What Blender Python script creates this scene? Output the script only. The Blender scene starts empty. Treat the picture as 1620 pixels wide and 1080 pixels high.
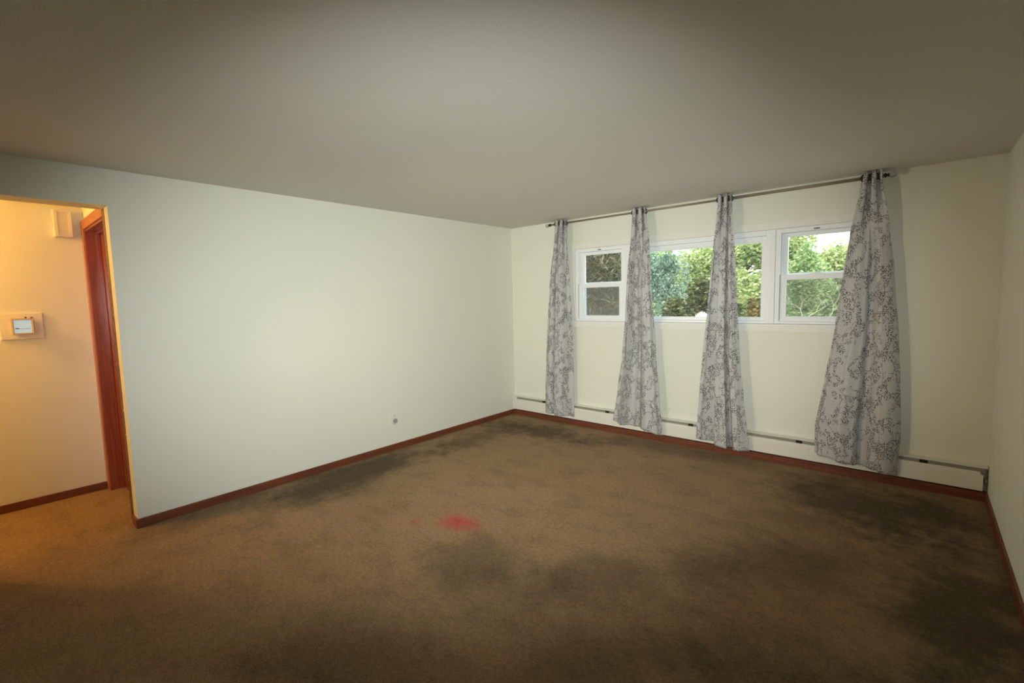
import bpy, bmesh, math, random
from mathutils import Vector, Matrix, noise
S = bpy.context.scene
COL = S.collection
PI = math.pi
H = 2.44          # ceiling height
W = 4.49          # room width
YB = -6.3         # wall behind the camera

# ------------------------------------------------------------------ camera
cam_d = bpy.data.cameras.new('camera')
cam = bpy.data.objects.new('camera', cam_d); COL.objects.link(cam)
cam.location = (4.06619454, -4.71785082, 1.52960898)
cam.rotation_euler = (1.48073580, 0.0237130136, 0.712758098)
cam_d.sensor_fit = 'HORIZONTAL'; cam_d.sensor_width = 36.0
cam_d.lens = 743.546 / 1620 * 36.0
cam_d.clip_start = 0.02; cam_d.clip_end = 300
S.camera = cam

# ------------------------------------------------------------------ exposure
S.view_settings.view_transform = 'Standard'
S.view_settings.look = 'None'
S.view_settings.gamma = 1.0
S.view_settings.exposure = 0.0
S.view_settings.use_curve_mapping = False

# ------------------------------------------------------------------ world, sun, lamps
wd = bpy.data.worlds.new('overcast_sky'); S.world = wd; wd.use_nodes = True
bg = wd.node_tree.nodes['Background']
bg.inputs[0].default_value = (0.78, 0.90, 1.0, 1); bg.inputs[1].default_value = 2.6

def lamp(name, kind, loc, energy, color, target=None, **kw):
    d = bpy.data.lights.new(name, kind); d.energy = energy; d.color = color
    for k, v in kw.items(): setattr(d, k, v)
    o = bpy.data.objects.new(name, d); COL.objects.link(o); o.location = loc
    if target is not None:
        o.rotation_euler = (Vector(target) - Vector(loc)).to_track_quat('-Z', 'Y').to_euler()
    return o
# high sun behind the house: lights the trees, never enters the room
lamp('sun', 'SUN', (0, -10, 20), 5.0, (1.0, 0.95, 0.82), target=(-4, 0, 0), angle=math.radians(2))
# the photographer's flash, on top of the camera, turned a little to the left
fl = lamp('camera_flash', 'SPOT', (4.05, -4.82, 1.62), 600, (0.96, 1.0, 0.95), target=(0.82, -1.35, 1.17),
     spot_size=math.radians(85), spot_blend=1.0, shadow_soft_size=0.06)
fl.scale = (1.26, 0.80, 1)      # rectangular flash head
# second flash head standing at the left of the room beside the opening
sf = lamp('side_flash', 'SPOT', (0.75, -4.85, 1.05), 150, (1.0, 0.84, 0.62), target=(2.0, 0.0, 1.25),
     spot_size=math.radians(82), spot_blend=0.95, shadow_soft_size=0.12)
sf.scale = (1.05, 0.75, 1)
# bulb of the hall ceiling lamp
lamp('hall_bulb', 'POINT', (-0.90, -5.45, 2.24), 52, (1.0, 0.50, 0.125), shadow_soft_size=0.05)

# ------------------------------------------------------------------ helpers
def new(name, bm, mat, parent=None, smooth=False):
    me = bpy.data.meshes.new(name)
    bmesh.ops.recalc_face_normals(bm, faces=bm.faces[:])
    bm.to_mesh(me); bm.free()
    if mat is not None: me.materials.append(mat)
    if smooth:
        for p in me.polygons: p.use_smooth = True
    o = bpy.data.objects.new(name, me); COL.objects.link(o)
    if parent is not None: o.parent = parent
    return o
def empty(name, loc=(0, 0, 0)):
    o = bpy.data.objects.new(name, None); COL.objects.link(o); o.location = loc; o.empty_display_size = 0.1
    return o
def tag(o, label=None, cat=None, group=None, kind=None):
    if label: o['label'] = label
    if cat: o['category'] = cat
    if group: o['group'] = group
    if kind: o['kind'] = kind
    return o
def struct(o): o['kind'] = 'structure'; return o
def box(bm, x0, x1, y0, y1, z0, z1, bev=0.0):
    vs = [bm.verts.new(c) for c in ((x0,y0,z0),(x1,y0,z0),(x1,y1,z0),(x0,y1,z0),(x0,y0,z1),(x1,y0,z1),(x1,y1,z1),(x0,y1,z1))]
    fs = [bm.faces.new([vs[i] for i in f]) for f in ((3,2,1,0),(4,5,6,7),(0,1,5,4),(1,2,6,5),(2,3,7,6),(3,0,4,7))]
    if bev > 0:
        es = list({e for f in fs for e in f.edges})
        bmesh.ops.bevel(bm, geom=es, offset=bev, segments=2, profile=0.6, affect='EDGES')
def bx(*a, **k):
    bm = bmesh.new(); box(bm, *a, **k); return bm
def tube(bm, p0, p1, r, n=16, r1=None, caps=True):
    p0 = Vector(p0); p1 = Vector(p1); d = (p1 - p0).normalized()
    q = d.to_track_quat('Z', 'Y').to_matrix()
    r1 = r if r1 is None else r1
    a = []; b = []
    for i in range(n):
        t = 2*PI*i/n; c = q @ Vector((math.cos(t), math.sin(t), 0))
        a.append(bm.verts.new(p0 + c*r)); b.append(bm.verts.new(p1 + c*r1))
    for i in range(n): bm.faces.new((a[i], a[(i+1)%n], b[(i+1)%n], b[i]))
    if caps: bm.faces.new(a[::-1]); bm.faces.new(b)
def lathe(bm, prof, origin, axis, n=24):
    """prof: list of (distance along axis, radius)"""
    q = Vector(axis).normalized().to_track_quat('Z', 'Y').to_matrix(); o = Vector(origin)
    rings = []
    for h, r in prof:
        rings.append([bm.verts.new(o + q @ Vector((r*math.cos(2*PI*i/n), r*math.sin(2*PI*i/n), h))) for i in range(n)])
    for a, b in zip(rings, rings[1:]):
        for i in range(n): bm.faces.new((a[i], a[(i+1)%n], b[(i+1)%n], b[i]))
    bm.faces.new(rings[0][::-1]); bm.faces.new(rings[-1])
def ring(bm, c, axis, R, r, n=24, m=8):
    q = Vector(axis).normalized().to_track_quat('Z', 'Y').to_matrix(); c = Vector(c)
    vs = []
    for i in range(n):
        t = 2*PI*i/n
        vs.append([bm.verts.new(c + q @ Vector(((R + r*math.cos(2*PI*j/m))*math.cos(t), (R + r*math.cos(2*PI*j/m))*math.sin(t), r*math.sin(2*PI*j/m)))) for j in range(m)])
    for i in range(n):
        for j in range(m): bm.faces.new((vs[i][j], vs[(i+1)%n][j], vs[(i+1)%n][(j+1)%m], vs[i][(j+1)%m]))

# ------------------------------------------------------------------ materials
class NT:
    def __init__(s, name):
        s.m = bpy.data.materials.new(name); s.m.use_nodes = True; s.t = s.m.node_tree
        s.p = s.t.nodes['Principled BSDF']; s.out = s.t.nodes['Material Output']
    def n(s, typ, **kw):
        nd = s.t.nodes.new(typ)
        for k, v in kw.items():
            if k[0] == 'i' and k[1:].isdigit(): nd.inputs[int(k[1:])].default_value = v
            else: setattr(nd, k, v)
        return nd
    def l(s, a, b): s.t.links.new(a, b)
    def math(s, op, a, b=None, c=None, clamp=False):
        nd = s.t.nodes.new('ShaderNodeMath'); nd.operation = op; nd.use_clamp = clamp
        for i, v in enumerate((a, b, c)):
            if v is None: continue
            if isinstance(v, (int, float)): nd.inputs[i].default_value = v
            else: s.l(v, nd.inputs[i])
        return nd.outputs[0]
    def mix(s, f, a, b, mode='MIX'):
        nd = s.t.nodes.new('ShaderNodeMix'); nd.data_type = 'RGBA'; nd.blend_type = mode
        for i, v in ((0, f), (6, a), (7, b)):
            if isinstance(v, (int, float)): nd.inputs[i].default_value = v
            elif isinstance(v, tuple): nd.inputs[i].default_value = (*v, 1) if len(v) == 3 else v
            else: s.l(v, nd.inputs[i])
        return nd.outputs[2]
    def noise(s, vec, scale, detail=3, rough=0.5):
        nd = s.t.nodes.new('ShaderNodeTexNoise'); nd.inputs['Scale'].default_value = scale
        nd.inputs['Detail'].default_value = detail; nd.inputs['Roughness'].default_value = rough
        if vec is not None: s.l(vec, nd.inputs['Vector'])
        return nd.outputs['Fac']
    def coord(s, which='Object'): return s.n('ShaderNodeTexCoord').outputs[which]
    def base(s, c):
        if isinstance(c, tuple): s.p.inputs['Base Color'].default_value = (*c, 1)
        else: s.l(c, s.p.inputs['Base Color'])
    def bump(s, h, strength, dist=0.01):
        b = s.n('ShaderNodeBump'); b.inputs['Strength'].default_value = strength; b.inputs['Distance'].default_value = dist
        s.l(h, b.inputs['Height']); s.l(b.outputs[0], s.p.inputs['Normal'])
    def set(s, **kw):
        for k, v in kw.items(): s.p.inputs[k.replace('_', ' ')].default_value = v
        return s
    def ramp(s, f, lo, hi):
        nd = s.n('ShaderNodeMapRange', interpolation_type='SMOOTHSTEP'); s.l(f, nd.inputs[0])
        nd.inputs[1].default_value = lo; nd.inputs[2].default_value = hi
        return nd.outputs[0]

def plain(name, col, rough=0.5, metal=0.0, var=0.06, scale=12, bump=0.0, bscale=150):
    t = NT(name); c = t.coord()
    f = t.noise(c, scale)
    t.base(t.mix(f, tuple(v*(1-var) for v in col), tuple(min(1, v*(1+var)) for v in col)))
    t.set(Roughness=rough, Metallic=metal)
    if bump: t.bump(t.noise(c, bscale, 4), bump, 0.002)
    return t.m

def paint(name, col, stain=None):
    t = NT(name); c = t.coord()
    f = t.noise(c, 1.6, 5, 0.6); base = t.mix(f, tuple(v*0.975 for v in col), tuple(v*1.02 for v in col))
    t.base(base); t.set(Roughness=0.75)
    t.p.inputs['Specular IOR Level'].default_value = 0.25
    t.bump(t.noise(c, 260, 4, 0.6), 0.10, 0.002)
    return t.m
M_WALL = paint('wall_paint_cream', (0.79, 0.80, 0.70))
M_CEIL = None
def ceil_mat():
    t = NT('ceiling_paint_textured'); c = t.coord()
    mp = t.n('ShaderNodeMapping'); mp.inputs['Scale'].default_value = (1.0, 3.0, 1.0); mp.inputs['Rotation'].default_value = (0, 0, 0.5)
    t.l(c, mp.inputs[0])
    t.base(t.mix(t.noise(c, 1.2, 4), (0.665, 0.655, 0.60), (0.70, 0.69, 0.635))); t.set(Roughness=0.9)
    t.bump(t.noise(mp.outputs[0], 42, 6, 0.7), 0.22, 0.004)
    return t.m
M_CEIL = ceil_mat()
M_TRIM = plain('window_trim_white', (0.86, 0.88, 0.88), 0.4, var=0.02)
M_CASING = plain('window_casing_offwhite', (0.80, 0.81, 0.75), 0.5, var=0.03)
M_VINYL = plain('vinyl_white', (0.86, 0.90, 0.92), 0.3, var=0.015)
M_GAP_SHADE = plain('gap_shade', (0.06, 0.06, 0.055), 0.8)  # dark colour standing in for shade in the sash gaps
M_HEAT = plain('heater_enamel_white', (0.80, 0.79, 0.71), 0.35, var=0.03, scale=4)
M_SLOT = plain('heater_damper_grey', (0.27, 0.275, 0.225), 0.5, var=0.1)
M_DARK = plain('dark_metal', (0.035, 0.03, 0.025), 0.4, 0.6)
M_ROD = plain('rod_antique_bronze', (0.27, 0.23, 0.16), 0.4, 0.3, var=0.1)
M_IVORY = plain('ivory_plastic', (0.80, 0.76, 0.60), 0.4, var=0.02)
M_PLATE = plain('plate_offwhite', (0.80, 0.80, 0.70), 0.4, var=0.02)
M_GOLD = plain('thermostat_gold', (0.62, 0.40, 0.14), 0.35, 0.4)
M_COPPER = plain('pipe_metal', (0.55, 0.48, 0.38), 0.35, 0.8)

def wood(name, c1, c2, rough=0.35, axis='X'):
    t = NT(name); c = t.coord()
    mp = t.n('ShaderNodeMapping'); sc = {'X': (1.5, 30, 30), 'Y': (30, 1.5, 30), 'Z': (30, 30, 1.5)}[axis]
    mp.inputs['Scale'].default_value = sc; t.l(c, mp.inputs[0])
    f = t.noise(mp.outputs[0], 2.0, 5, 0.6)
    t.base(t.mix(t.ramp(f, 0.3, 0.7), c1, c2)); t.set(Roughness=rough)
    t.bump(f, 0.08, 0.002)
    return t.m
WB1, WB2 = (0.125, 0.034, 0.016), (0.20, 0.056, 0.024)
M_BB_X = wood('baseboard_wood_x', WB1, WB2, 0.45, 'X'); M_BB_Y = wood('baseboard_wood_y', WB1, WB2, 0.45, 'Y')
M_DOORW = wood('door_wood', (0.36, 0.12, 0.035), (0.48, 0.17, 0.05), 0.35, 'Z')
M_JAMB = wood('jamb_wood_dark', (0.20, 0.045, 0.018), (0.30, 0.07, 0.03), 0.25, 'Z')

def edge_mat():
    t = NT('worn_wood_edge'); c = t.coord()
    f = t.noise(c, 55, 4, 0.7)
    t.base(t.mix(t.ramp(f, 0.60, 0.66), (0.11, 0.045, 0.02), (0.70, 0.60, 0.40))); t.set(Roughness=0.5)
    return t.m
M_EDGE = edge_mat()

# carpet: brown cut pile with soil patches (places in metres) and the pink stain
def carpet():
    t = NT('carpet_brown_pile'); c = t.coord()
    sep = t.n('ShaderNodeSeparateXYZ'); t.l(c, sep.inputs[0]); X, Y = sep.outputs[0], sep.outputs[1]
    warp = t.noise(c, 2.2, 4, 0.6); warp2 = t.noise(c, 9, 4, 0.65)
    def blob(cx, cy, rx, ry, ang=0.0, soft=(1.25, 0.25), w=1.5):
        ca, sa = math.cos(ang), math.sin(ang)
        dx = t.math('SUBTRACT', X, cx); dy = t.math('SUBTRACT', Y, cy)
        u = t.math('DIVIDE', t.math('ADD', t.math('MULTIPLY', dx, ca), t.math('MULTIPLY', dy, sa)), rx)
        v = t.math('DIVIDE', t.math('SUBTRACT', t.math('MULTIPLY', dy, ca), t.math('MULTIPLY', dx, sa)), ry)
        d = t.math('SQRT', t.math('ADD', t.math('MULTIPLY', u, u), t.math('MULTIPLY', v, v)))
        d = t.math('ADD', d, t.math('MULTIPLY', t.math('SUBTRACT', warp, 0.5), w))
        d = t.math('ADD', d, t.math('MULTIPLY', t.math('SUBTRACT', warp2, 0.5), w*0.8))
        return t.ramp(d, soft[0], soft[1])
    col = t.mix(t.noise(c, 1.3, 3), (0.385, 0.255, 0.14), (0.44, 0.30, 0.172))
    streak = t.n('ShaderNodeMapping'); streak.inputs['Scale'].default_value = (1.0, 1.5, 1.0); streak.inputs['Rotation'].default_value = (0, 0, 0.7); t.l(c, streak.inputs[0])
    mott = t.noise(streak.outputs[0], 3.2, 6, 0.68)
    col = t.mix(t.math('MULTIPLY', t.ramp(mott, 0.44, 0.70), 0.36), col, (0.15, 0.115, 0.075))
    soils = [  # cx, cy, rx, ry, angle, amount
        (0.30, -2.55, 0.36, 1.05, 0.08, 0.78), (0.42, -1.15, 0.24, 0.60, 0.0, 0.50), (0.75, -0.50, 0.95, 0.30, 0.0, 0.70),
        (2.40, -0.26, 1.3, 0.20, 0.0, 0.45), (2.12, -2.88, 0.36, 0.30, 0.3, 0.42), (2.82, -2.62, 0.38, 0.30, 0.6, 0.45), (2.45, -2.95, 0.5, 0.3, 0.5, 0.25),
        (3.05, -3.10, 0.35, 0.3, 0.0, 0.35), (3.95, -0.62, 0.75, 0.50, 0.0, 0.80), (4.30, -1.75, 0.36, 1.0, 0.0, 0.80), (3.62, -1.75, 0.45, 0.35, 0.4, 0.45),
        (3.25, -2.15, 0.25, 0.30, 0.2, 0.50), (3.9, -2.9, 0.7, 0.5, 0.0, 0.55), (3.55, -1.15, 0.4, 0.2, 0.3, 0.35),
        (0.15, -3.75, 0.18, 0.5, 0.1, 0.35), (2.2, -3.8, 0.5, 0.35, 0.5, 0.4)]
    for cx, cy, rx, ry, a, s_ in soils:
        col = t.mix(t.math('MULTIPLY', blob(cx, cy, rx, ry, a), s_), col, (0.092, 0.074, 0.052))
    pink = blob(1.715, -2.61, 0.19, 0.14, 0.35, (1.2, 0.1), 1.1)
    col = t.mix(t.math('MULTIPLY', pink, 0.85), col, (0.62, 0.09, 0.085))
    col = t.mix(t.math('MULTIPLY', blob(1.46, -2.80, 0.05, 0.04, 0, (1.2, 0.1), 0.8), 0.45), col, (0.55, 0.085, 0.06))
    # tuft-scale variation
    tuft = t.noise(c, 120, 3, 0.75); t2 = t.noise(c, 40, 4, 0.75)
    k = t.math('ADD', t.math('MULTIPLY', tuft, 1.3), t.math('MULTIPLY', t2, 1.0))
    g = t.n('ShaderNodeCombineColor'); kk = t.math('SUBTRACT', k, 0.18)
    for i in range(3): t.l(kk, g.inputs[i])
    col = t.mix(1.0, col, g.outputs[0], 'MULTIPLY')
    t.base(col); t.set(Roughness=1.0); t.p.inputs['Specular IOR Level'].default_value = 0.05
    t.bump(k, 0.9, 0.012)
    return t.m
M_CARPET = carpet()

# curtain cloth: warm-grey ground with brown-grey leaf sprigs, lets some daylight through
def cloth(name, off):
    t = NT(name); uv = t.coord('UV')
    mp = t.n('ShaderNodeMapping'); mp.inputs['Location'].default_value = (off, off*1.7, 0); t.l(uv, mp.inputs[0]); U = mp.outputs[0]
    def leaves(scale, seed, asp, size, thin=0.0):
        m2 = t.n('ShaderNodeMapping'); m2.inputs['Location'].default_value = (seed, seed*0.37, 0); t.l(U, m2.inputs[0])
        v = t.n('ShaderNodeTexVoronoi', voronoi_dimensions='2D'); v.inputs['Scale'].default_value = scale; t.l(m2.outputs[0], v.inputs['Vector'])
        v.inputs['Randomness'].default_value = 0.8
        sc = t.n('ShaderNodeVectorMath', operation='SCALE'); t.l(m2.outputs[0], sc.inputs[0]); sc.inputs[3].default_value = scale
        pos = t.n('ShaderNodeVectorMath', operation='SCALE'); t.l(v.outputs['Position'], pos.inputs[0]); pos.inputs[3].default_value = scale
        d = t.n('ShaderNodeVectorMath', operation='SUBTRACT'); t.l(sc.outputs[0], d.inputs[0]); t.l(pos.outputs[0], d.inputs[1])
        s3 = t.n('ShaderNodeSeparateColor'); t.l(v.outputs['Color'], s3.inputs[0])
        sx = t.n('ShaderNodeSeparateXYZ'); t.l(d.outputs[0], sx.inputs[0])
        a = t.math('MULTIPLY', s3.outputs[0], 6.283)
        ca, sa = t.math('COSINE', a), t.math('SINE', a)
        p = t.math('ADD', t.math('MULTIPLY', sx.outputs[0], ca), t.math('MULTIPLY', sx.outputs[1], sa))
        q = t.math('SUBTRACT', t.math('MULTIPLY', sx.outputs[1], ca), t.math('MULTIPLY', sx.outputs[0], sa))
        q = t.math('MULTIPLY', q, asp)
        r = t.math('SQRT', t.math('ADD', t.math('MULTIPLY', p, p), t.math('MULTIPLY', q, q)))
        return t.math('LESS_THAN', r, size)
    # sprigs: one curved stem per large cell, leaf dots on both sides of it
    def sprig(scale, seed, leafscale, lseed, wide):
        m2 = t.n('ShaderNodeMapping'); m2.inputs['Location'].default_value = (seed, seed*0.61, 0); m2.inputs['Scale'].default_value = (scale*1.25, scale*0.8, 1); t.l(U, m2.inputs[0])
        v = t.n('ShaderNodeTexVoronoi', voronoi_dimensions='2D'); v.inputs['Scale'].default_value = 1.0; t.l(m2.outputs[0], v.inputs['Vector'])
        v.inputs['Randomness'].default_value = 0.75
        d = t.n('ShaderNodeVectorMath', operation='SUBTRACT'); t.l(m2.outputs[0], d.inputs[0]); t.l(v.outputs['Position'], d.inputs[1])
        s3 = t.n('ShaderNodeSeparateColor'); t.l(v.outputs['Color'], s3.inputs[0])
        sx = t.n('ShaderNodeSeparateXYZ'); t.l(d.outputs[0], sx.inputs[0])
        a = t.math('MULTIPLY', t.math('SUBTRACT', s3.outputs[0], 0.5), 1.8)
        ca, sa = t.math('COSINE', a), t.math('SINE', a)
        q = t.math('ADD', t.math('MULTIPLY', sx.outputs[0], ca), t.math('MULTIPLY', sx.outputs[1], sa))
        p = t.math('SUBTRACT', t.math('MULTIPLY', sx.outputs[1], ca), t.math('MULTIPLY', sx.outputs[0], sa))
        bend = t.math('MULTIPLY', t.math('MULTIPLY', p, p), t.math('MULTIPLY', t.math('SUBTRACT', s3.outputs[1], 0.5), 2.4))
        off_ = t.math('ABSOLUTE', t.math('SUBTRACT', q, bend))
        lim = t.math('MULTIPLY', t.math('SUBTRACT', 0.56, t.math('ABSOLUTE', p)), wide)
        m = t.math('LESS_THAN', off_, lim)
        st_ = t.math('MULTIPLY', t.math('LESS_THAN', off_, 0.010*scale/7), t.math('LESS_THAN', t.math('ABSOLUTE', p), 0.5))
        return t.math('MAXIMUM', t.math('MULTIPLY', leaves(leafscale, lseed, 1.9, 0.44), m), t.math('MULTIPLY', st_, 0.7))
    m3 = t.n('ShaderNodeMapping'); m3.inputs['Scale'].default_value = (1.0, 0.6, 1.0); t.l(U, m3.inputs[0])
    n1 = t.noise(m3.outputs[0], 11.0, 2, 0.55)
    band = t.math('MULTIPLY', t.math('GREATER_THAN', n1, 0.50), t.math('LESS_THAN', n1, 0.62))
    n2 = t.noise(U, 7.0, 2, 0.5)
    band2 = t.math('MULTIPLY', t.math('GREATER_THAN', n2, 0.40), t.math('LESS_THAN', n2, 0.45))
    stem = t.math('LESS_THAN', t.math('ABSOLUTE', t.math('SUBTRACT', n1, 0.54)), 0.0025)
    stem = t.math('MULTIPLY', stem, t.math('GREATER_THAN', t.noise(U, 22, 1), 0.5))
    pat = t.math('MAXIMUM', t.math('MULTIPLY', leaves(76, 3.1, 1.75, 0.45), band), t.math('MULTIPLY', leaves(88, 9.7, 2.0, 0.45), band2))
    pat = t.math('MAXIMUM', pat, t.math('MULTIPLY', stem, 0.6))
    tint = t.mix(t.noise(U, 5.0, 2), (0.09, 0.085, 0.09), (0.145, 0.11, 0.105))
    weave = t.n('ShaderNodeTexNoise'); weave.inputs['Scale'].default_value = 240; mw = t.n('ShaderNodeMapping'); mw.inputs['Scale'].default_value = (0.15, 2.2, 1); t.l(U, mw.inputs[0]); t.l(mw.outputs[0], weave.inputs['Vector'])
    ground = t.mix(weave.outputs['Fac'], (0.66, 0.665, 0.665), (0.75, 0.75, 0.745))
    col = t.mix(t.math('MULTIPLY', pat, 0.92), ground, tint)
    df = t.n('ShaderNodeBsdfDiffuse'); tr = t.n('ShaderNodeBsdfTranslucent'); ms = t.n('ShaderNodeMixShader'); ms.inputs[0].default_value = 0.30
    t.l(col, df.inputs[0]); t.l(col, tr.inputs[0])
    b = t.n('ShaderNodeBump'); b.inputs['Strength'].default_value = 0.25; b.inputs['Distance'].default_value = 0.001; t.l(weave.outputs['Fac'], b.inputs['Height']); t.l(b.outputs[0], df.inputs['Normal'])
    t.l(df.outputs[0], ms.inputs[1]); t.l(tr.outputs[0], ms.inputs[2]); t.l(ms.outputs[0], t.out.inputs[0])
    return t.m

def glass(name, haze, tint=(1, 1, 1)):
    t = NT(name); tr = t.n('ShaderNodeBsdfTransparent'); tr.inputs[0].default_value = (*tint, 1)
    gl = t.n('ShaderNodeBsdfGlossy'); gl.inputs['Roughness'].default_value = 0.02
    fr = t.n('ShaderNodeFresnel'); fr.inputs[0].default_value = 1.45
    ms = t.n('ShaderNodeMixShader'); t.l(fr.outputs[0], ms.inputs[0]); t.l(tr.outputs[0], ms.inputs[1]); t.l(gl.outputs[0], ms.inputs[2])
    df = t.n('ShaderNodeBsdfDiffuse'); df.inputs[0].default_value = (0.75, 0.85, 0.85, 1)
    m2 = t.n('ShaderNodeMixShader'); f = t.noise(t.coord(), 5, 4)
    t.l(t.math('MULTIPLY', f, haze), m2.inputs[0]); t.l(ms.outputs[0], m2.inputs[1]); t.l(df.outputs[0], m2.inputs[2])  # uneven pale haze mixed over the clear glass as diffuse colour
    t.l(m2.outputs[0], t.out.inputs[0]); return t.m
M_GLASS = glass('window_glass', 0.05)
def screen_mat():
    t = NT('insect_screen_mesh'); tr = t.n('ShaderNodeBsdfTransparent'); tr.inputs[0].default_value = (1, 1, 1, 1)
    df = t.n('ShaderNodeBsdfDiffuse'); df.inputs[0].default_value = (0.22, 0.22, 0.19, 1)
    ms = t.n('ShaderNodeMixShader'); ms.inputs[0].default_value = 0.30
    t.l(tr.outputs[0], ms.inputs[1]); t.l(df.outputs[0], ms.inputs[2]); t.l(ms.outputs[0], t.out.inputs[0]); return t.m
M_SCREEN = screen_mat()
def crystal():
    t = NT('cut_crystal'); t.base((0.98, 0.96, 0.90)); t.set(Roughness=0.02, IOR=1.5)
    t.p.inputs['Transmission Weight'].default_value = 1.0; return t.m
M_CRYSTAL = crystal()
def screen_lit():
    t = NT('thermostat_display'); t.base((0.42, 0.66, 0.85)); t.set(Roughness=0.2)
    t.p.inputs['Emission Color'].default_value = (0.55, 0.78, 1.0, 1); t.p.inputs['Emission Strength'].default_value = 0.32
    return t.m
M_LCD = screen_lit()
M_INK = plain('grey_print', (0.10, 0.14, 0.18), 0.6)

def leaf_mat(name, c1, c2, c3):
    t = NT(name); g = t.n('ShaderNodeNewGeometry'); r = g.outputs['Random Per Island']
    col = t.mix(t.ramp(r, 0.0, 0.6), c1, c2); col = t.mix(t.ramp(r, 0.7, 1.0), col, c3)
    df = t.n('ShaderNodeBsdfDiffuse'); tr = t.n('ShaderNodeBsdfTranslucent'); ms = t.n('ShaderNodeMixShader'); ms.inputs[0].default_value = 0.4
    t.l(col, df.inputs[0]); t.l(col, tr.inputs[0]); t.l(df.outputs[0], ms.inputs[1]); t.l(tr.outputs[0], ms.inputs[2]); t.l(ms.outputs[0], t.out.inputs[0])
    return t.m
L_BRIGHT = leaf_mat('leaf_yellow_green', (0.30, 0.40, 0.15), (0.55, 0.63, 0.29), (0.85, 0.87, 0.58))
L_MID = leaf_mat('leaf_mid_green', (0.22, 0.34, 0.13), (0.42, 0.55, 0.24), (0.65, 0.75, 0.45))
L_DARK = leaf_mat('leaf_dark_olive', (0.06, 0.08, 0.03), (0.15, 0.17, 0.07), (0.34, 0.35, 0.18))
L_BLUE = leaf_mat('leaf_blue_green', (0.14, 0.23, 0.16), (0.30, 0.42, 0.31), (0.62, 0.70, 0.58))
L_TAN = leaf_mat('leaf_tan_brown', (0.14, 0.11, 0.04), (0.25, 0.20, 0.08), (0.40, 0.38, 0.16))
L_OLIVE = leaf_mat('leaf_olive', (0.07, 0.075, 0.035), (0.19, 0.18, 0.09), (0.42, 0.40, 0.24))
M_BARK = plain('bark', (0.12, 0.09, 0.065), 0.9, var=0.3, bump=0.5, bscale=40)
M_TWIG = plain('pale_twig', (0.62, 0.58, 0.44), 0.8, var=0.15)
M_GROUND = plain('pale_gravel', (0.72, 0.70, 0.64), 0.95, var=0.15, scale=3, bump=0.3, bscale=30)

# ------------------------------------------------------------------ room shell
T = 0.12
bm = bmesh.new(); box(bm, -1.25, W+T, YB-T, 0.2, -0.12, 0.0); struct(new('floor', bm, M_CARPET))
bm = bmesh.new(); box(bm, -1.25, W+T, YB-T, 0.2, H, H+0.12); struct(new('ceiling', bm, M_CEIL))
OX0, OX1, OZ0, OZ1 = 0.98, 3.70, 1.25, 2.085          # window opening
bm = bmesh.new()
box(bm, 0, OX0, 0, 0.2, 0, H); box(bm, OX1, W, 0, 0.2, 0, H)
box(bm, OX0, OX1, 0, 0.2, 0, OZ0); box(bm, OX0, OX1, 0, 0.2, OZ1, H)
struct(new('wall_back', bm, M_WALL))
bm = bmesh.new(); box(bm, W, W+T, YB, 0.2, 0, H); struct(new('wall_right', bm, M_WALL))
JY0, JY1, HZ = -4.92, -4.06, 2.204                      # opening to the hall
bm = bmesh.new()
box(bm, -T, 0, JY1, 0.2, 0, H); box(bm, -T, 0, YB, JY0, 0, H); box(bm, -0.19, 0, JY0, JY1, HZ, H)
struct(new('wall_left', bm, M_WALL))
struct(new('wall_front', bx(-1.25, W+T, YB-T, YB, 0, H), M_WALL))
struct(new('wall_hall_side', bx(-1.25, -1.13, YB, -3.7, 0, H), M_WALL))
bm = bmesh.new()                                        # end wall of the hall, with the doorway cut out
DY = -4.04; DX0, DX1, DZ = -1.055, -0.205, 2.165
box(bm, -1.13, DX0, DY, DY+0.12, 0, H); box(bm, DX1, -T, DY, DY+0.12, 0, H); box(bm, DX0, DX1, DY, DY+0.12, DZ, H)
struct(new('wall_hall_end', bm, M_WALL))

# baseboards
B = 0.014; HB = 0.064
def board(name, x0, x1, y0, y1, mat):
    return struct(new(name, bx(x0, x1, y0, y1, 0, HB, bev=0.003), mat))
bm = bmesh.new(); box(bm, 0, B, JY1-B, -0.062, 0, HB, 0.003); box(bm, -0.12, 0, JY1-B, JY1, 0, HB, 0.003)
struct(new('baseboard_left', bm, M_BB_Y))
board('baseboard_back', 0.0, W, -0.060, 0.0, M_BB_X)
board('baseboard_right', W-B, W, YB+0.01, -0.062, M_BB_Y)
board('baseboard_hall', -1.13, -1.13+B, YB+0.01, DY-0.02, M_BB_Y)
board('baseboard_front', 0.02, W-0.02, YB, YB+B, M_BB_X)
# wooden edge behind the plaster end of the left wall
e = bmesh.new(); box(e, -0.195, -T-0.0005, JY1-0.0015, DY-0.0205, 0, HZ, 0.002); struct(new('trim_1', e, M_EDGE))

# ------------------------------------------------------------------ hall door
d1 = struct(empty('door_1', (-0.68, DY, 0)))
def child(name, bm, mat, par, smooth=False):
    o = new(name, bm, mat, par, smooth); o.matrix_parent_inverse = Matrix.Translation(par.location).inverted(); return o
cs = bmesh.new()
box(cs, -1.128, DX0, DY-0.020, DY-0.0005, 0, DZ+0.075, 0.004); box(cs, DX1, -0.1225, DY-0.020, DY-0.0005, 0, DZ+0.075, 0.004)
box(cs, DX0, DX1, DY-0.020, DY-0.0005, DZ, DZ+0.075, 0.004)
child('door_casing', cs, M_DOORW, d1)
jb = bmesh.new(); box(jb, DX0+0.0005, DX0+0.018, DY-0.008, DY+0.119, 0, DZ-0.0005); box(jb, DX1-0.018, DX1-0.0005, DY-0.008, DY+0.119, 0, DZ-0.0005); box(jb, DX0+0.018, DX1-0.018, DY-0.008, DY+0.119, DZ-0.018, DZ-0.0005)
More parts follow.
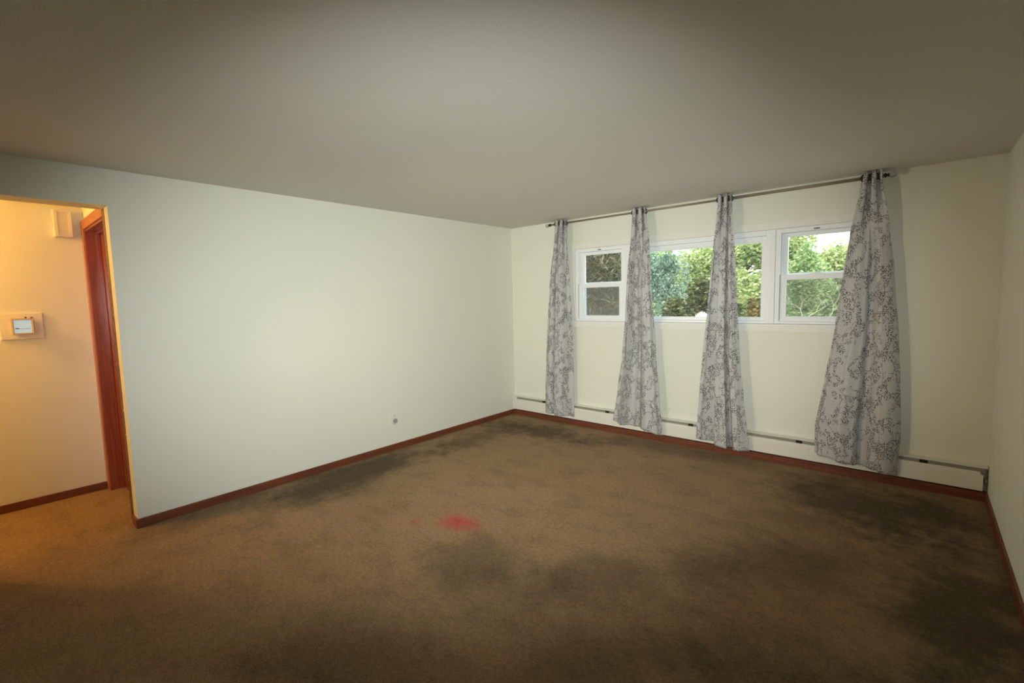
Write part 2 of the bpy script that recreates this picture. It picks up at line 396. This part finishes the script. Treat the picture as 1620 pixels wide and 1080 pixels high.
child('door_jamb', jb, M_JAMB, d1)
st = bmesh.new(); box(st, DX0+0.018, DX0+0.032, DY+0.055, DY+0.082, 0, DZ-0.018, 0.003); box(st, DX1-0.032, DX1-0.018, DY+0.055, DY+0.082, 0, DZ-0.018, 0.003); box(st, DX0+0.032, DX1-0.032, DY+0.055, DY+0.082, DZ-0.032, DZ-0.018, 0.003)
child('door_stop', st, M_JAMB, d1)
child('door_slab', bx(DX0+0.020, DX1-0.020, DY+0.083, DY+0.118, 0.006, DZ-0.020, bev=0.002), M_JAMB, d1)
kb = bmesh.new(); lathe(kb, [(0, .026), (.006, .026), (.012, .012), (.035, .012), (.042, .024), (.058, .028), (.070, .020), (.074, .004)], (DX1-0.09, DY+0.083, 0.95), (0, -1, 0))
child('door_knob', kb, M_COPPER, d1, True)

# ------------------------------------------------------------------ windows
# casing boards on the wall
CX0, CX1 = 0.905, 3.78
cz = bmesh.new()
box(cz, CX0, CX1, -0.016, -0.0003, OZ1+0.002, 2.153, 0.002)                     # head
box(cz, CX0, CX1, -0.016, -0.0003, 1.182, OZ0-0.004, 0.002)                     # apron
box(cz, CX0, OX0+0.005, -0.016, -0.0003, OZ0-0.004, OZ1+0.002, 0.002)
box(cz, OX1-0.005, CX1, -0.016, -0.0003, OZ0-0.004, OZ1+0.002, 0.002)
struct(new('trim_2', cz, M_CASING))
sl = bmesh.new(); box(sl, CX0, CX1, -0.021, -0.0165, OZ0-0.014, OZ0+0.004, 0.0015); box(sl, OX0+.006, OX1-.006, -0.021, 0.10, OZ0+0.0003, OZ0+0.004)
struct(new('trim_3', sl, M_TRIM))
# mullion covers between the three units
for nm, x0, x1 in (('trim_4', 1.628, 1.725), ('trim_5', 3.035, 3.082)):
    struct(new(nm, bx(x0, x1, -0.012, 0.14, OZ0+0.0045, OZ1-0.0005, bev=0.003), M_TRIM))

def rect_frame(bm, x0, x1, z0, z1, y0, y1, wl, wr, wb, wt, bev=0.003):
    box(bm, x0, x0+wl, y0, y1, z0, z1, bev); box(bm, x1-wr, x1, y0, y1, z0, z1, bev)
    box(bm, x0+wl, x1-wr, y0, y1, z0, z0+wb, bev); box(bm, x0+wl, x1-wr, y0, y1, z1-wt, z1, bev)
def double_hung(num, x0, x1, has_screen_full):
    w = struct(empty('window_%d' % num, ((x0+x1)/2, 0.05, OZ0)))
    z0, z1 = OZ0+0.0045, OZ1-0.0005
    f = bmesh.new(); rect_frame(f, x0, x1, z0, z1, 0.0, 0.14, 0.042, 0.042, 0.020, 0.036)
    # balance tracks (stepped jamb)
    box(f, x0+.042, x0+.050, 0.052, 0.062, z0+.02, z1-.036); box(f, x1-.050, x1-.042, 0.052, 0.062, z0+.02, z1-.036)
    child('window_frame', f, M_VINYL, w)
    zm0, zm1 = 1.640, 1.685
    a, b = x0+.0425, x1-.0425
    up = bmesh.new(); rect_frame(up, a, b, zm0, z1-.0365, 0.064, 0.098, .042, .042, .045, .032, .002)
    us = child('upper_sash', up, M_VINYL, w)
    child('pane', bx(a+.040, b-.040, 0.078, 0.084, zm0+.04, z1-.066), M_GLASS, us)
    lo = bmesh.new(); rect_frame(lo, a, b, z0+.0205, zm1, 0.016, 0.050, .042, .042, .045, .046, .002)
    box(lo, a+.12, b-.12, 0.008, 0.016, z0+.050, z0+.058, .002)          # lift rail
    ls = child('lower_sash', lo, M_VINYL, w)
    child('pane', bx(a+.040, b-.040, 0.030, 0.036, z0+.063, zm1-.044), M_GLASS, ls)
    gp = bmesh.new(); box(gp, x0+.0422, x0+.0470, 0.0535, 0.0565, zm1, z1-.037)  # thin dark strips painted in place of the shade in the track gap
    box(gp, x0+.0385, x0+.0418, -.0012, 0.0, z0+.03, zm1)
    child('track_gap_shade', gp, M_GAP_SHADE, w)
    # sash lock on the meeting rail, small latch on the head
    lk = bmesh.new(); box(lk, (a+b)/2-.03, (a+b)/2+.03, 0.020, 0.046, zm1, zm1+.010, .002); tube(lk, ((a+b)/2, .033, zm1+.010), ((a+b)/2, .033, zm1+.018), .010, 12)
    box(lk, (a+b)/2-.002, (a+b)/2+.035, .028, .038, zm1+.012, zm1+.018, .002)
    child('sash_lock', lk, M_TRIM, w)
    la = bmesh.new(); c = (a+b)/2
    box(la, c-.022, c+.022, -.004, .0, z1-.028, z1-.020, .001); tube(la, (c, -.010, z1-.024), (c, .0, z1-.024), .005, 10)
    child('vent_latch', la, M_DARK, w)
    # insect screen outside
    s = bmesh.new(); zs = z1-.038 if has_screen_full else zm1-.004
    box(s, a+.022, b-.022, 0.1245, 0.1255, z0+.024, zs)
    sc = child('insect_screen', s, M_SCREEN, w)
    sf = bmesh.new(); rect_frame(sf, a+.001, b-.001, z0+.0205, zs+.02 if not has_screen_full else zs, 0.118, 0.132, .022, .022, .02, .02, .001)
    child('screen_frame', sf, M_VINYL, w)
    return w
double_hung(1, 0.986, 1.6275, False)
double_hung(3, 3.0825, 3.694, False)
w2 = struct(empty('window_2', (2.38, 0.05, OZ0)))
f = bmesh.new(); rect_frame(f, 1.7255, 3.0345, OZ0+.0045, OZ1-.0005, 0.0, 0.12, .030, .030, .022, .045)
child('window_frame', f, M_VINYL, w2)
f = bmesh.new(); rect_frame(f, 1.756, 3.004, OZ0+.027, OZ1-.046, 0.030, 0.090, .040, .040, .032, .052)
child('pane_stop', f, M_VINYL, w2)
child('pane', bx(1.79, 2.97, 0.055, 0.062, OZ0+.055, OZ1-.094), M_GLASS, w2)

# ------------------------------------------------------------------ baseboard heater
ht = empty('baseboard_heater', (W/2, 0, 0.066))
tag(ht, 'long off-white baseboard heater running along the window wall above the brown board', 'heater')
def hc(n, bm, m, s=False, lab=None):
    o = child(n, bm, m, ht, s)
    if lab: o['label'] = lab
    return o
X0, X1 = 0.022, 4.484
hc('back_plate', bx(X0, X1, -0.006, -0.0005, 0.0655, 0.252), M_HEAT)
hood = bmesh.new()
pr = [(-.0065, .2525), (-.0065, .246), (-.050, .2385), (-.0545, .2405), (-.0555, .2455), (-.052, .2475)]
a = [hood.verts.new((X0, y, z)) for y, z in pr]; b = [hood.verts.new((X1, y, z)) for y, z in pr]
for i in range(6): hood.faces.new((a[i], a[(i+1)%6], b[(i+1)%6], b[i]))
hood.faces.new(a); hood.faces.new(b[::-1])
hc('hood', hood, M_HEAT)
fp = bmesh.new(); box(fp, X0+.008, 4.462, -0.0605, -0.0575, 0.076, 0.194, .001)
hc('front_panel', fp, M_HEAT)
lip = bmesh.new(); box(lip, X0+.012, 4.446, -0.0570, -0.0545, 0.190, 0.212, .001); box(lip, X0+.012, 4.446, -0.0570, -0.044, 0.210, 0.2125, .001)
hc('panel_lip', lip, M_HEAT)
dm = bmesh.new(); box(dm, X0+.06, 4.470, -0.048, -0.045, 0.202, 0.238); hc('damper', dm, M_SLOT, lab='grey damper strip in the slot')
for x in (0.523, 1.425, 2.37, 3.316, 4.137):
    bk = bmesh.new(); box(bk, x-.024, x+.024, -0.0535, -0.0485, 0.2128, 0.2375, .001); box(bk, x-.010, x+.010, -.052, -.0065, .238, .245)
    hc('bracket', bk, M_DARK, lab='dark bracket in the slot')
cap = bmesh.new(); box(cap, 0.0015, X0-.001, -0.050, -0.0005, 0.066, 0.250, .001); box(cap, X0-.001, X0+.055, -.056, -.045, .2126, .2384, .001)
hc('end_cap', cap, M_HEAT)
pp = bmesh.new(); tube(pp, (X0+.03, -.030, .145), (4.487, -.030, .145), .011); tube(pp, (4.466, -.030, .145), (4.484, -.030, .145), .014)
hc('pipe', pp, M_COPPER, True, lab='bare metal pipe at the open right end')
fins = bmesh.new()
for i in range(200):
    x = 0.3 + i*0.019; box(fins, x, x+.001, -.0435, -.012, .115, .185)
hc('fins', fins, plain('fin_aluminium', (.35, .35, .34), .4, .8))['kind'] = 'stuff'

# ------------------------------------------------------------------ curtain rod
RY, RZ = -0.105, 2.392
rod = empty('curtain_rod', (2.26, RY, RZ))
tag(rod, 'long thin bronze curtain rod with crystal ball ends above the three windows', 'curtain rod')
def rc(n, bm, m, s=True, par=rod): return child(n, bm, m, par, s)
r_ = bmesh.new(); tube(r_, (0.715, RY, RZ), (2.70, RY, RZ), .0095); rc('inner_tube', r_, M_ROD)
r_ = bmesh.new(); tube(r_, (2.66, RY, RZ), (3.825, RY, RZ), .0118); rc('outer_tube', r_, M_ROD)
for s, x in ((-1, 0.715), (1, 3.825)):
    c = bmesh.new(); lathe(c, [(0, .012), (.004, .017), (.010, .017), (.013, .010), (.022, .010), (.026, .015), (.030, .013)], (x, RY, RZ), (s, 0, 0), 20)
    col_ = rc('finial_collar', c, M_DARK)
    bl = bmesh.new(); bmesh.ops.create_icosphere(bl, subdivisions=2, radius=.0235, matrix=Matrix.Translation((x+s*.050, RY, RZ)))
    rc('finial', bl, M_CRYSTAL, False)['label'] = 'faceted clear crystal ball'
for x in (0.87, 1.80, 3.76):
    b_ = bmesh.new(); box(b_, x-.010, x+.010, -.005, -.0005, RZ-.035, RZ+.020, .001); tube(b_, (x, -.005, RZ-.014), (x, RY, RZ-.014), .0045, 10)
    for k in range(9):
        t0 = PI + PI*k/9; t1 = PI + PI*(k+1)/9; R_ = .0155
        tube(b_, (x, RY+R_*math.cos(t0), RZ+R_*math.sin(t0)), (x, RY+R_*math.cos(t1), RZ+R_*math.sin(t1)), .003, 8)
    rc('bracket', b_, M_DARK)

# ------------------------------------------------------------------ curtains
def interp(tab, z, k):
    tab = sorted(tab)
    if z <= tab[0][0]: return tab[0][k]
    for p, q in zip(tab, tab[1:]):
        if z <= q[0]:
            f = (z-p[0])/(q[0]-p[0]); f = f*f*(3-2*f)*0.35 + f*0.65
            return p[k] + (q[k]-p[k])*f
    return tab[-1][k]
def curtain(edges, label, off, width, prof, hem, seed):
    """edges: (z, x_left, x_right); folds fan out from tight grommet pleats"""
    NU, NV = 150, 110
    zt = 2.434
    cx = (edges[0][1]+edges[0][2])/2
    root = empty('curtain', (cx, RY, 0.09)); tag(root, label, 'curtain', 'grey leaf print curtain panels')
    bm = bmesh.new(); uvl = bm.loops.layers.uv.new('UVMap')
    rnd = random.Random(seed)
    grid = []
    for j in range(NV+1):
        v = j/NV; row = []
        for i in range(NU+1):
            u = i/NU
            zb = hem(u); z = zb + (zt - zb)*v
            xl, xr = interp(edges, z, 1), interp(edges, z, 2)
            top = max(0, min(1, (z-1.75)/0.62)); top = top*top*(3-2*top)
            k = 0
            while prof[k+1][0] < u and k < len(prof)-2: k += 1
            f = max(0, min(1, (u-prof[k][0])/(prof[k+1][0]-prof[k][0]))); f = f*f*(3-2*f)
            wl = prof[k][1] + (prof[k+1][1]-prof[k][1])*f
            wl = wl*(0.72+0.45*max(0, min(1, (1.9-z)/1.7))) + 0.006*math.sin(2*PI*4.3*u+0.5*z+seed) + 0.004*math.sin(2*PI*7.1*u+seed)
            lowp = 2*PI*2.0*u + seed
            wt = math.sin(2*PI*2.5*u + PI/2)
            y = (RY-0.012*(1-top)) - (1-top)*wl + top*0.034*wt
            y += 0.006*noise.noise(Vector((u*5+seed, z*1.6, seed)))
            y = min(y, -0.068 if z < 0.30 else -0.068+min(.043, (z-.30)*.4))
            # cloth doubled over sideways inside the pleats
            s = u + (1-top)*0.030*math.sin(2*lowp+0.6) + top*0.05*math.sin(2*PI*5*u)*(1 if 0.02 < u < 0.98 else 0)
            s = max(0, min(1, s)) if 0 < i < NU else u
            x = xl + (xr-xl)*s + 0.004*noise.noise(Vector((z*3, u*4, seed+5)))
            row.append([bm.verts.new((x, y, z)), 0.0, z])
        arc = 0.0
        for a_, b_ in zip(row, row[1:]):
            arc += (b_[0].co - a_[0].co).length; b_[1] = arc
        for r_ in row: r_[1] -= arc*0.5
        grid.append(row)
    for j in range(NV):
        for i in range(NU):
            q = (grid[j][i], grid[j][i+1], grid[j+1][i+1], grid[j+1][i])
            fc = bm.faces.new([k[0] for k in q])
            for lp, k in zip(fc.loops, q): lp[uvl].uv = (k[1], k[2])
    pass
    o = child('cloth', bm, cloth('curtain_leaf_print_%d' % seed, off), root, True)
    md = o.modifiers.new('thickness', 'SOLIDIFY'); md.thickness = 0.0012; md.offset = 0
    # grommets where the pleats cross the rod
    xl, xr = interp(edges, RZ, 1), interp(edges, RZ, 2)
    for g in range(5):
        u = (g+0.5)/5.0; x = xl + (xr-xl)*u
        rg = bmesh.new(); ring(rg, (x, RY, RZ), (1, 0.75*(1 if g % 2 else -1), 0), .0235, .0045, 22, 8)
        child('grommet', rg, M_DARK, root, True)
    return root
E1 = [(2.45,.781,.945),(1.835,.714,.955),(1.313,.670,.982),(0.857,.632,.992),(0.10,.605,.990)]
E2 = [(2.43,1.763,1.917),(2.10,1.734,1.958),(1.71,1.712,1.973),(1.318,1.689,2.002),(.915,1.654,2.03),(.51,1.596,2.066),(.10,1.532,2.102)]
E3 = [(2.43,2.615,2.742),(1.905,2.577,2.778),(1.323,2.533,2.81),(.965,2.502,2.835),(.60,2.477,2.871),(.10,2.446,2.929)]
E4 = [(2.43,3.690,3.812),(2.345,3.679,3.819),(1.965,3.624,3.875),(1.723,3.595,3.906),(1.23,3.548,3.95),(.826,3.496,3.979),(.41,3.433,3.996),(.10,3.443,3.985)]
curtain(E1, 'grey leaf print curtain panel nearest the left wall, narrow, beside the left window', 0.0, .80, [(0,0),(.15,.035),(.33,-.02),(.41,.045),(.62,.045),(.73,-.035),(1,-.045)], lambda u: 0.125-0.020*u, 1)
curtain(E2, 'grey leaf print curtain panel between the left window and the picture window, flared hem', 3.3, .95, [(0,.0),(.2,.045),(.33,-.04),(.52,-.045),(.62,.035),(.72,.05),(.87,.04),(1,.0)], lambda u: 0.150-0.055*u+0.010*math.cos(9*u), 2)
curtain(E3, 'grey leaf print curtain panel hanging in front of the right half of the picture window', 7.1, .9, [(0,0),(.12,.03),(.3,-.025),(.48,.035),(.6,.03),(.69,-.045),(.75,.045),(.9,.035),(1,0)], lambda u: 0.115-0.045*u+0.012*math.sin(8*u), 3)
curtain(E4, 'widest grey leaf print curtain panel, at the right end of the rod', 11.9, 1.0, [(0,-.02),(.12,.035),(.3,.045),(.44,.03),(.54,-.045),(.62,-.04),(.70,.03),(.86,.045),(1,-.03)], lambda u: 0.165-0.075*u+0.008*math.sin(10*u), 4)

# ------------------------------------------------------------------ small wall fittings
# outlet low on the left wall
ol = empty('wall_outlet', (0, -1.925, 0.335)); tag(ol, 'small white wall outlet with one plug hole, low on the long left wall', 'outlet')
child('cover_plate', bx(0.0004, 0.006, -1.972, -1.882, 0.268, 0.400, bev=.002), M_PLATE, ol)
for zz in (0.308, 0.360):
    rcp = child('receptacle', bx(0.006, 0.0085, -1.943, -1.909, zz-.014, zz+.014, bev=.002), M_PLATE, ol)
    for a0, a1, b0, b1 in ((-1.936, -1.933, -.004, .006), (-1.919, -1.916, -.004, .006), (-1.929, -1.923, -.011, -.006)):
        child('slot', bx(0.0085, 0.0089, a0, a1, zz+b0, zz+b1), M_DARK, rcp)
pg = bmesh.new(); box(pg, 0.0090, 0.034, -1.945, -1.907, 0.290, 0.326, .004); tube(pg, (.022, -1.926, .292), (.018, -1.930, .270), .004, 10)
child('plug_adapter', pg, plain('plug_grey', (.34, .34, .29), .5), ol)
# plate near the corner on the right wall
sp = empty('switch_plate', (W, -0.075, 1.075)); tag(sp, 'cream blank plate on the right wall beside the window wall corner', 'switch plate')
child('cover_plate', bx(W-.007, W-.0004, -0.112, -0.040, 1.008, 1.142, bev=.002), M_PLATE, sp)
child('toggle', bx(W-.015, W-.007, -0.081, -0.071, 1.066, 1.090, bev=.002), M_PLATE, sp)
# two bent wire ends above the heater
for k, x in enumerate((2.082, 2.126)):
    wbm = bmesh.new(); tube(wbm, (x, -.0005, .348), (x, -.007, .348), .0022, 8); tube(wbm, (x, -.007, .350), (x+(.010 if k else 0), -.008, .338), .0022, 8)
    tag(new('wire_stub', wbm, M_COPPER), ['short wire stub above the heater, right beside the second curtain from left', 'bent wire stub above the heater, farther from the second curtain than its twin'][k], 'wire', 'wire stubs above the heater')

# ------------------------------------------------------------------ hall fittings
HX = -1.13
th = empty('wall_thermostat', (HX, -4.45, 1.41)); tag(th, 'gold thermostat with pale blue display on a cream back plate in the hall', 'thermostat')
child('back_plate', bx(HX+.0004, HX+.014, -4.572, -4.338, 1.313, 1.510, bev=.004), M_IVORY, th)
bd = bmesh.new(); rect = (-4.512, -4.392, 1.350, 1.472)
box(bd, HX+.014, HX+.046, rect[0]+.008, rect[1]-.008, rect[2]+.008, rect[3]-.008, .003)
box(bd, HX+.046, HX+.058, rect[0], rect[0]+.012, rect[2], rect[3], .003); box(bd, HX+.046, HX+.058, rect[1]-.012, rect[1], rect[2], rect[3], .003)
box(bd, HX+.046, HX+.058, rect[0]+.012, rect[1]-.012, rect[2], rect[2]+.010, .003); box(bd, HX+.046, HX+.058, rect[0]+.012, rect[1]-.012, rect[3]-.012, rect[3], .003)
body = child('body', bd, M_GOLD, th)
child('display', bx(HX+.0462, HX+.052, rect[0]+.013, rect[1]-.013, rect[2]+.011, rect[3]-.013), M_LCD, th)
ink = bmesh.new(); box(ink, HX+.0522, HX+.0526, -4.492, -4.472, 1.392, 1.399); box(ink, HX+.0522, HX+.0526, -4.462, -4.412, 1.392, 1.394)
child('scale_print', ink, M_INK, th)
lv = bmesh.new(); box(lv, HX+.040, HX+.052, -4.437, -4.427, 1.472, 1.482, .002); box(lv, HX+.040, HX+.052, -4.408, -4.394, 1.472, 1.479, .002)
child('lever', lv, M_DARK, th)

ch = empty('door_chime', (HX, -4.165, 2.21)); tag(ch, 'cream louvred door chime box high on the hall wall beside the wooden door frame', 'door chime')
cy0, cy1, z0, z1 = -4.222, -4.110, 2.102, 2.314
child('housing', bx(HX+.0004, HX+.046, cy0, cy1, z0, z1, bev=.004), M_IVORY, ch)
gr = bmesh.new()
rect_frame_y = [(cy0+.004, cy0+.024, z0+.004, z1-.004), (cy1-.024, cy1-.004, z0+.004, z1-.004), (cy0+.024, cy1-.024, z1-.018, z1-.004), (cy0+.024, cy1-.024, z0+.004, z0+.018)]
for a0, a1, b0, b1 in rect_frame_y: box(gr, HX+.046, HX+.054, a0, a1, b0, b1, .002)
for k in range(13):
    zz = z0+.024+k*.0133; box(gr, HX+.046, HX+.050, cy0+.024, cy1-.024, zz, zz+.008, .001)
child('grille', gr, M_IVORY, ch)
ho = bmesh.new()
for zz in (2.245, 2.220, 2.195): box(ho, HX+.018, HX+.030, cy0-.0006, cy0+.002, zz-.007, zz+.007)
child('side_holes', ho, M_DARK, ch)

# ceiling lamp of the hall (outside the picture, holds the bulb)
hl = empty('hall_ceiling_lamp', (-0.90, -5.45, H)); tag(hl, 'round frosted ceiling lamp in the hall', 'ceiling lamp')
c = bmesh.new(); lathe(c, [(0, .075), (.02, .075), (.03, .05), (.06, .04), (.08, .02)], (-0.90, -5.45, H-.0005), (0, 0, -1)); child('canopy', c, M_ROD, hl, True)

# ------------------------------------------------------------------ outdoors
struct(new('ground', bx(-60, 60, 0.25, 90, -1.0, -0.55), M_GROUND))
def foliage(center, radii, n, size, seed, lumps=9, droop=0.0, asp=.24):
    rnd = random.Random(seed); bm = bmesh.new(); cx, cy, cz = center
    L = []
    for k in range(lumps):
        a = rnd.uniform(0, 2*PI); h = rnd.uniform(-.75, .8); rr = rnd.uniform(.25, .7)*math.sqrt(max(.05, 1-h*h))
        L.append((Vector((cx+rr*math.cos(a)*radii[0], cy+rr*math.sin(a)*radii[1], cz+h*radii[2])), rnd.uniform(.30, .50)))
    for k in range(n):
        c, s = rnd.choice(L)
        d = Vector((rnd.gauss(0, 1), rnd.gauss(0, 1), rnd.gauss(0, 1))).normalized()*rnd.uniform(.55, 1.05)
        p = c + Vector((d.x*radii[0]*s, d.y*radii[1]*s, d.z*radii[2]*s))
        ax = Vector((rnd.gauss(0, 1), rnd.gauss(0, 1), rnd.gauss(0, .5)-droop)).normalized()
        up = ax.cross(Vector((rnd.gauss(0, 1), rnd.gauss(0, 1), rnd.gauss(0, 1)))).normalized()
        l = size*rnd.uniform(.6, 1.3); w = l*asp
        v = [bm.verts.new(p-ax*l*.5), bm.verts.new(p+up*w), bm.verts.new(p+ax*l*.5), bm.verts.new(p-up*w)]
        bm.faces.new(v)
    pass
    return bm, L
def tree(name, label, cat, x, y, cz, radii, n, size, mat, seed, group, lumps=9, droop=0.0, base=-0.55, asp=.24):
    r = empty(name, (x, y, base)); tag(r, label, cat, group)
    fb, L = foliage((x, y, cz), radii, n, size, seed, lumps, droop, asp)
    child('foliage', fb, mat, r)
    rnd = random.Random(seed+99); t = bmesh.new(); top = Vector((x, y, cz))
    tr_ = .05*max(radii)+.02
    p = Vector((x, y, base)); steps = 5
    for k in range(steps):
        q = Vector((x+rnd.uniform(-.06, .06), y+rnd.uniform(-.06, .06), base+(cz-base)*(k+1)/steps))
        tube(t, p, q, tr_*(1-.12*k), 10, tr_*(1-.12*(k+1))); p = q
    for c, s in L: tube(t, p, c, tr_*.32, 6, tr_*.08)
    child('trunk', t, M_BARK, r, True)
    return r
G = 'trees and shrubs outside the windows'
tree('leafy_tree', 'yellow-green leafy tree filling the middle of the picture window', 'tree', 0.75, 7.4, 1.85, (1.9, 1.0, 1.05), 26000, .11, L_BRIGHT, 11, G, 16)
tree('dark_shrub', 'dark green shrub low in the picture window under the yellow-green tree', 'shrub', 0.80, 4.4, 1.02, (.78, .5, .78), 10000, .085, L_DARK, 12, G, 12, base=-.55)
tree('evergreen_tree', 'dark olive evergreen branches filling the left window', 'tree', -0.25, 2.6, 1.75, (.95, .7, 1.0), 22000, .13, L_OLIVE, 13, G, 22, .6, asp=.09)
tree('spruce_tree', 'blue-green tree seen beside the second curtain at the left of the picture window', 'tree', -0.34, 5.6, 1.50, (.66, .5, 1.2), 6500, .08, L_BLUE, 14, G, 12, .8)
tree('leafy_tree', 'light green round tree with sky above it in the right window', 'tree', 2.30, 10.0, 1.45, (1.1, 1.0, 1.05), 15000, .10, L_BRIGHT, 15, G, 14)
tree('leafy_tree', 'mid green taller tree at the right of the right window', 'tree', 3.75, 11.6, 1.65, (.85, 1.0, 1.30), 9000, .11, L_MID, 16, G, 12)
tree('leafy_tree', 'green tree at the right end of the picture window beside its white frame', 'tree', 2.45, 5.9, 1.25, (.45, .5, 1.0), 7000, .08, L_MID, 17, G, 12)
tree('dry_shrub', 'tan-brown shrub at the lower right corner of the picture window', 'shrub', 2.24, 2.9, 1.00, (.11, .2, .50), 1500, .08, L_TAN, 18, G, 8)
tree('leafy_shrub', 'grey-green bush behind the insect screen of the right window', 'shrub', 3.20, 4.0, .75, (.70, .5, .78), 10000, .09, L_MID, 19, G, 14)
tree('leafy_tree', 'far green tree behind the evergreen beyond the left window', 'tree', -2.6, 8.5, 1.9, (2.0, 1.2, 1.6), 12000, .15, L_MID, 20, G, 16)
# bare pale twigs close to the right window
def twigs():
    rnd = random.Random(5); bm = bmesh.new()
    def grow(p, d, l, r, n):
        for k in range(2):                                # kinked twigs
            q = p + d*l*.5; tube(bm, p, q, r, 6, r*.85); p = q; r *= .85
            d = (d + Vector((rnd.uniform(-.45, .45), rnd.uniform(-.2, .2), rnd.uniform(-.1, .1)))).normalized()
        if n == 0: return
        for s_ in ((-1, 1) if rnd.random() < .7 else (rnd.choice((-1, 1)),)):
            nd = (d + Vector((s_*rnd.uniform(.35, .8), rnd.uniform(-.25, .25), rnd.uniform(-.05, .2)))).normalized()
            grow(p, nd, l*rnd.uniform(.55, .85), r*.85, n-1)
    for x in (3.02, 3.30, 3.50):
        tube(bm, (x, 1.6, -.55), (x, 1.6, 1.0), .012, 8, .010)
        grow(Vector((x, 1.6, 1.0)), Vector((rnd.uniform(-.2, .2), 0, 1)).normalized(), .22, .0095, 4)
    return bm
tag(new('bare_shrub', twigs(), M_TWIG), 'bare pale twigs in front of the green bush in the lower right window', 'shrub')
